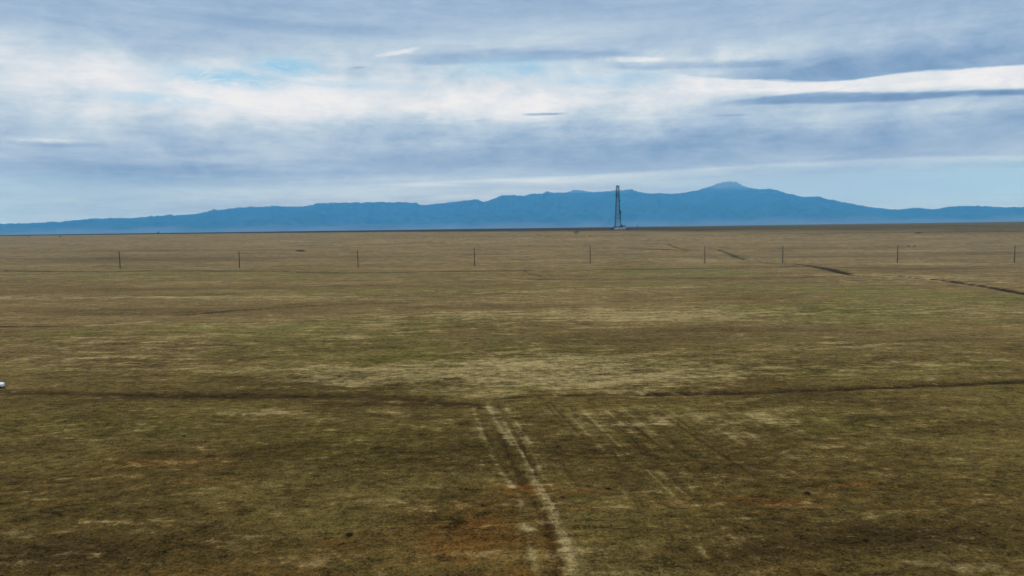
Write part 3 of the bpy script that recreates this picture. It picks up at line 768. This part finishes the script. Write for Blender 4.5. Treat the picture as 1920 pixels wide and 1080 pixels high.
MB().box((1.5, -5.6, 1.5), (11.5, .7, 2.6)).box((-4, -5.9, .9), (5.5, 1.0, 1.7)).build('white_base_panel', M_white, rig)
m = MB().tube((7.2, -5.8, zb - .6), (14, -5.8, zb - 4.2), .08, n=5).tube((7.2, -4.6, zb - .6), (14, -4.6, zb - 4.2), .08, n=5)
for i in range(8): m.box((7.6 + i * .85, -5.2, zb - .8 - i * .45), (.9, 1.3, .12))
m.build('stairway', M_steel2, rig)

def small(px, py, name, lab, cat, fn, group=None):
    p = at(px, py); o = fn(name); o.location = p; tag(o, lab, cat, group); return o
def tank(name, L=8.4, H=2.0, W=2.6, mat=None):
    o = MB().box((0, 0, H / 2 + .25), (L, W, H)).build(name, mat or M_dark)
    MB().box((0, 0, .12), (L + .8, W + .2, .24)).build('skid', M_steel2, o)
    MB().box((L * .2, 0, H + .45), (L * .35, W * .5, .4)).build('hatch', M_steel2, o)
    return o
mm = rp.y / F
small(1147.5, 431.0, 'mud_tank', 'dark low steel tank on the ground left of the rig base', 'tank', lambda n_: tank(n_, 6.5, 2.0, 2.4))
small(1152.0, 429.6, 'pipe_rack', 'reddish flat rack of pipes between the left tank and the rig', 'pipe rack', lambda n_: tank(n_, 9, .9, 3, M_rust))
small(1176.0, 430.8, 'generator_skid', 'dark boxy generator on a skid right of the rig base', 'generator', lambda n_: tank(n_, 3.2, 2.2, 2.4))
small(1171.0, 429.8, 'storage_container', 'pale storage container close beside the rig base', 'container', lambda n_: tank(n_, 5.0, 2.3, 2.4, M_white))
small(1180.5, 430.5, 'pump_unit', 'small dark pump unit right of the generator skid', 'pump', lambda n_: tank(n_, 1.8, 1.6, 1.6))
small(1184.5, 430.3, 'light_post', 'thin short light post right of the pump unit', 'light post', lambda n_: MB().tube((0, 0, 0), (0, 0, 4.6), .14, .10, 6).box((.3, 0, 4.6), (.9, .3, .25)).build(n_, M_dark))
def wellhead(n_):
    o = MB().tube((-1.1, 0, 0), (-1.1, 0, 4.2), .16, n=6).tube((1.1, 0, 0), (1.1, 0, 4.2), .16, n=6).box((0, 0, 4.2), (3.2, .5, .5)).build(n_, M_dark)
    MB().tube((0, 0, 4.4), (0, 0, 6.2), .13, n=6).box((0, 0, 6.3), (1.9, .5, .3)).build('top_beam', M_dark, o)
    MB().box((0, 0, .6), (1.6, 1.2, 1.2)).build('engine_box', M_dark, o)
    return o
small(1195.0, 430.0, 'gantry_frame', 'small dark gantry frame standing right of the rig and its equipment', 'gantry', wellhead)
small(1106.3, 430.5, 'marker_post', 'short dark post on the horizon left of the drilling rig', 'post', lambda n_: MB().tube((0, 0, -.2), (0, 0, 5.2), .26, .22, 6).box((0, 0, 5.2), (.7, .5, .4)).build(n_, M_dark))
small(1106.3, 443.2, 'fence_post', 'stubby dark post low on the far plain below the horizon post', 'post', lambda n_: MB().tube((0, 0, -.2), (0, 0, 1.4), .5, .42, 7).box((.2, 0, 1.3), (.9, .6, .3)).build(n_, M_dark))

# ------------------------------------------------------------------ shrubs, tree, weeds
def leaf_mat(name, c1, c2):
    return material(name, c1, .9, nscale=1.3, col2=c2, spec=.1)
M_leafp = leaf_mat('sage_leaves', (.10, .095, .055), (.045, .042, .022))
M_leafd = leaf_mat('dark_scrub', (.024, .018, .009), (.012, .009, .005))
M_rustw = leaf_mat('rust_weed', (.17, .085, .035), (.08, .045, .02))
M_bark = material('bark', (.06, .045, .03), .95)
def leaves(w_, d_, h_, n_, size, seed, base=.0, lump=3):
    q_ = random.Random(seed); m = MB()
    cs = [(q_.uniform(-.35, .35) * w_, q_.uniform(-.3, .3) * d_, base + h_ * q_.uniform(.3, .75), q_.uniform(.25, .5)) for _ in range(lump)]
    for _ in range(n_):
        c = q_.choice(cs)
        while True:
            v = Vector([q_.uniform(-1, 1) for _ in range(3)])
            if v.length < 1: break
        p = Vector((c[0] + v.x * w_ * c[3], c[1] + v.y * d_ * c[3], max(base + .02, c[2] + v.z * h_ * c[3] * .8)))
        a_ = Vector([q_.gauss(0, 1) for _ in range(3)]).normalized(); b_ = a_.orthogonal().normalized(); s_ = size * q_.uniform(.5, 1.2)
        m.add([p - a_ * s_ * .5, p + b_ * s_ * .35, p + a_ * s_ * .5, p - b_ * s_ * .35], [(0, 1, 2, 3)])
    return m
def shrub(name, w_, d_, h_, n_, size, seed, mat, lump=3):
    o = leaves(w_, d_, h_, n_, size, seed, 0, lump).build(name, mat)
    q_ = random.Random(seed + 1); m = MB()
    for _ in range(7):
        a_ = q_.uniform(0, 6.28); m.tube((0, 0, -.05 * h_), (math.cos(a_) * w_ * .25, math.sin(a_) * d_ * .25, h_ * q_.uniform(.4, .7)), .02 * h_, .006 * h_, 5)
    m.build('stem', M_bark, o)
    return o
def tree(name, w_, h_, seed, mat):
    o = empty(name, (0, 0, 0))
    m = MB().tube((0, 0, -.3), (0, .1, h_ * .35), .05 * h_, .035 * h_, 8)
    q_ = random.Random(seed)
    for _ in range(7):
        a_ = q_.uniform(0, 6.28); m.tube((0, .1, h_ * q_.uniform(.22, .35)), (math.cos(a_) * w_ * .3, math.sin(a_) * w_ * .3, h_ * q_.uniform(.6, .9)), .02 * h_, .007 * h_, 6)
    m.build('trunk', M_bark, o)
    leaves(w_, w_, h_ * .8, 900, h_ * .07, seed, h_ * .2, 6).build('crown', mat, o)
    return o
small(1080, 440.5, 'tree', 'lone pale bushy tree on the far plain left of the rig', 'tree', lambda n_: tree(n_, 7.5, 6.0, 5, M_leafp))
small(297, 438.5, 'tree', 'tiny dark lone tree on the left horizon', 'tree', lambda n_: tree(n_, 3.0, 5.5, 9, M_leafd))
small(52, 445, 'shrub', 'tiny dark shrub on the horizon near the left edge', 'shrub', lambda n_: shrub(n_, 3, 2, 1.3, 200, .5, 2, M_leafd), 'dark scrub dots on the far plain')
small(113, 444.5, 'shrub', 'tiny dark shrub on the left horizon, left of the tiny lone tree', 'shrub', lambda n_: shrub(n_, 3, 2, 1.4, 200, .5, 3, M_leafd), 'dark scrub dots on the far plain')
small(565, 472.3, 'shrub', 'wide low dark shrub patch between the second and third poles', 'shrub', lambda n_: shrub(n_, 8.8, 2.5, 1.25, 1400, .35, 21, M_leafd, 9), 'dark scrub dots on the far plain')
small(1704.5, 462.3, 'shrub', 'dark shrub right of the second pole from the right, left one of the pair', 'shrub', lambda n_: shrub(n_, 2.6, 2, 1.3, 500, .3, 31, M_leafd), 'dark scrub dots on the far plain')
small(1714, 462.4, 'shrub', 'wider dark shrub right of the second pole from the right, right one of the pair', 'shrub', lambda n_: shrub(n_, 3.6, 2, 1.2, 600, .3, 33, M_leafd), 'dark scrub dots on the far plain')
small(1348.5, 471.5, 'shrub', 'round little dark shrub right of the pole between the washes', 'shrub', lambda n_: shrub(n_, 1.1, 1.0, 1.0, 260, .2, 35, M_leafd), 'dark scrub dots on the far plain')
small(1722, 438, 'shrub', 'flat dark shrub streak far off above the second pole from the right', 'shrub', lambda n_: shrub(n_, 9, 3, 1.6, 500, .5, 37, M_leafd, 5), 'dark scrub dots on the far plain')

def clump(name, w_, h_, n_, seed, mat):
    """a tussock: blades rising from one root"""
    q_ = random.Random(seed); m = MB().tube((0, 0, -.06), (0, 0, h_ * .10), w_ * .26, w_ * .10, 9)
    for _ in range(n_):
        a_ = q_.uniform(0, 6.283); r_ = min(abs(q_.gauss(0, .35)), .9) * w_ * .5
        b0 = Vector((math.cos(a_) * r_, math.sin(a_) * r_ * .8, -.02)); le = q_.uniform(.4, 1.0) * h_
        a2 = a_ + q_.uniform(-.6, .6); out = q_.uniform(.1, .8) * le
        b1 = b0 + Vector((math.cos(a2) * out * .4, math.sin(a2) * out * .4, le * .6)); b2 = b0 + Vector((math.cos(a2) * out, math.sin(a2) * out, le))
        wv = Vector((-math.sin(a2), math.cos(a2), 0)) * q_.uniform(.012, .03)
        m.add([b0 - wv, b0 + wv, b1 + wv * .7, b1 - wv * .7, b2], [(0, 1, 2, 3), (3, 2, 4)])
    return m.build(name, mat)
WEEDS = [(655, 1005, .95, .34, M_rustw, 'dark rust weed clump low on the left beside pale soil, the largest clump'),
         (1513, 927, .75, .34, M_rustw, 'dark rust weed clump right of the wheel tracks, left of a pale bare spot'),
         (1140, 918, .9, .22, M_rustw, 'rusty weed clump on the rust patch close right of the wheel tracks'),
         (1055, 935, .5, .18, M_rustw, 'small rusty weed clump at the right rim of the wheel tracks'),
         (345, 817, 1.1, .16, M_rustw, 'flat rusty weed mat in the left middle ground'),
         (1778, 773, .9, .16, M_rustw, 'thin rusty weed streak under the dark ditch on the right'),
         ]
M_weed = leaf_mat('dead_weed', (.13, .095, .045), (.06, .045, .02))
for i, (px, py, w_, h_, mat_, lab) in enumerate(WEEDS):
    mat_ = M_weed if mat_ is M_leafd else mat_
    o = clump('weed_clump', w_, h_, 420, 50 + i, mat_); o.location = at(px, py); tag(o, lab, 'weed', 'weed clumps on the near ground')

# ------------------------------------------------------------------ white car at the left edge
def car_paint(name, c, rough=.25, coat=.6, metal=0):
    m = bpy.data.materials.new(name); m.use_nodes = True; b = m.node_tree.nodes['Principled BSDF']
    t = m.node_tree; tc_ = t.nodes.new('ShaderNodeTexCoord'); f = noise(t, tc_.outputs['Object'], 2.5, 4, .6)
    t.links.new(mix(t, f.smooth(.3, .8) * .35, c, tuple(x * .7 for x in c)), b.inputs['Base Color'])
    b.inputs['Roughness'].default_value = rough; b.inputs['Coat Weight'].default_value = coat; b.inputs['Metallic'].default_value = metal
    return m
M_carw = car_paint('white_paint', (.80, .80, .80))
M_glass = car_paint('dark_glass', (.02, .025, .028), .08, 1)
M_tyre = car_paint('rubber', (.015, .015, .015), .9, 0)
M_rim = car_paint('alloy', (.5, .5, .52), .35, 0, .8)
M_trim = car_paint('black_trim', (.02, .02, .022), .6, 0)
M_lamp = car_paint('lamp_lens', (.22, .22, .25), .1, 1)
M_red = car_paint('red_lens', (.35, .02, .02), .2, 1)
def loft(sec, mat, name, parent, close=True):
    n_ = len(sec[0]); vs = [v for s_ in sec for v in s_]; fs = []
    for i in range(len(sec) - 1):
        for k_ in range(n_ - 1):
            fs.append((i * n_ + k_, (i + 1) * n_ + k_, (i + 1) * n_ + k_ + 1, i * n_ + k_ + 1))
    if close: fs += [tuple(range(n_)), tuple(range((len(sec) - 1) * n_, len(sec) * n_))[::-1]]
    o = mesh_obj(name, vs, fs, mat, parent, True)
    bm_ = o.modifiers.new('b', 'BEVEL'); bm_.width = .03; bm_.segments = 2; bm_.limit_method = 'ANGLE'; bm_.angle_limit = R(35)
    return o
def car():
    r_ = empty('parked_car', (0, 0, 0))
    # stations: x, half width, sill z, shoulder z, top-centre z  (front is +x)
    stn = [(-2.28, .70, .42, .80, .86), (-2.15, .84, .30, .92, 1.02), (-1.7, .90, .24, .97, 1.06), (-.9, .92, .22, .96, 1.02), (0, .93, .21, .95, 1.0), (.8, .92, .21, .94, .98),
           (1.15, .92, .22, .92, .99), (1.6, .91, .24, .88, .96), (2.0, .88, .26, .80, .88), (2.22, .80, .30, .70, .78), (2.33, .66, .34, .60, .64)]
    sec = []
    for x_, hw, zs_, zsh, zt_ in stn:
        zm_ = (zs_ + zsh) / 2 + .08
        half_ = [(hw * .86, zs_), (hw * .98, zs_ + .12), (hw, zm_), (hw * .975, zsh - .04), (hw * .9, zsh + .01), (hw * .5, zt_ - .012), (0, zt_)]
        sec.append([(x_, -y_, z_) for y_, z_ in half_] + [(x_, y_, z_) for y_, z_ in half_[-2::-1]])
    loft(sec, M_carw, 'body', r_)
    # cabin: dark glasshouse with white roof and pillars
    g_ = [(-1.75, .74, .72, .98, 1.02), (-1.15, .80, .62, .96, 1.40), (-.4, .82, .64, .96, 1.47), (.25, .82, .63, .95, 1.43), (.55, .81, .66, .95, 1.28), (1.12, .78, .74, .95, .98)]
    sec = [[(x_, -b_, zb_), (x_, -t_, zt_ - .05), (x_, -t_ * .6, zt_), (x_, 0, zt_ + .01), (x_, t_ * .6, zt_), (x_, t_, zt_ - .05), (x_, b_, zb_)] for x_, b_, t_, zb_, zt_ in g_]
    loft(sec, M_glass, 'windows', r_)
    rf = [(-1.2, .62, 1.39), (-.9, .64, 1.455), (-.4, .645, 1.495), (.15, .63, 1.475), (.36, .61, 1.41)]
    sec = [[(x_, -w_, z_ - .06), (x_, -w_ * .92, z_ - .012), (x_, 0, z_ + .012), (x_, w_ * .92, z_ - .012), (x_, w_, z_ - .06)] for x_, w_, z_ in rf]
    loft(sec, M_carw, 'roof', r_, False)
    for s_ in (-1, 1):
        m = MB().tube((.36, s_ * .60, 1.40), (1.10, s_ * .75, .97), .035, .04, 6); m.build('pillar', M_carw, r_)
        m = MB().tube((-1.18, s_ * .61, 1.38), (-1.72, s_ * .73, 1.0), .05, .06, 6); m.build('pillar', M_carw, r_)
        m = MB().tube((-.35, s_ * .665, 1.43), (-.38, s_ * .83, .96), .03, .03, 6)
        m.build('pillar', M_carw, r_)
        m = MB().box((.95, s_ * 1.0, 1.0), (.16, .2, .13)).tube((.95, s_ * .88, .96), (.95, s_ * .98, .98), .025, n=6); m.build('wing_mirror', M_carw, r_)
        MB().box((2.13, s_ * .66, .67), (.26, .26, .13), s_ * -.6).build('headlight', M_lamp, r_)
        MB().box((-2.17, s_ * .68, .80), (.12, .3, .16), s_ * .4).build('tail_light', M_red, r_)
        MB().box((-.15, s_ * .935, .60), (.02, .012, .6)).box((-.95, s_ * .93, .60), (.02, .012, .6)).box((-.55, s_ * .935, .31), (.82, .012, .02)).build('door_trim', M_trim, r_); MB().box((.2, s_ * .94, .82), (.2, .03, .03)).build('door_handle', M_trim, r_)
        for xw in (1.42, -1.36):
            wl = MB().tube((xw, s_ * .72, .325), (xw, s_ * .935, .325), .325, .325, 28).build('wheel', M_tyre, r_)
            m = MB().tube((xw, s_ * .93, .325), (xw, s_ * .945, .325), .20, .19, 24)
            m.build('rim', M_rim, wl)
            MB().tube((xw, s_ * .70, .34), (xw, s_ * .928, .34), .40, .40, 28).build('wheel_arch', M_trim, r_)
    MB().box((2.31, 0, .50), (.06, .9, .16)).box((2.28, 0, .36), (.08, 1.2, .10)).build('grille', M_trim, r_)
    MB().box((2.35, 0, .44), (.015, .36, .10)).build('number_plate', M_rim, r_)
    return r_
yaw = R(33)
c_ = car(); c_.rotation_euler = (0, 0, yaw)
cw = at(-4.0, 729.5)                       # ground under the front wheel
off = Matrix.Rotation(yaw, 3, 'Z') @ Vector((1.42, -.93, 0))
c_.location = (cw.x - off.x, cw.y - off.y, 0)
c_.location.z = ground_z(cw.x - off.x, cw.y - off.y) - .01
tag(c_, 'white car at the left edge, only its bonnet and front wheel in view', 'car')
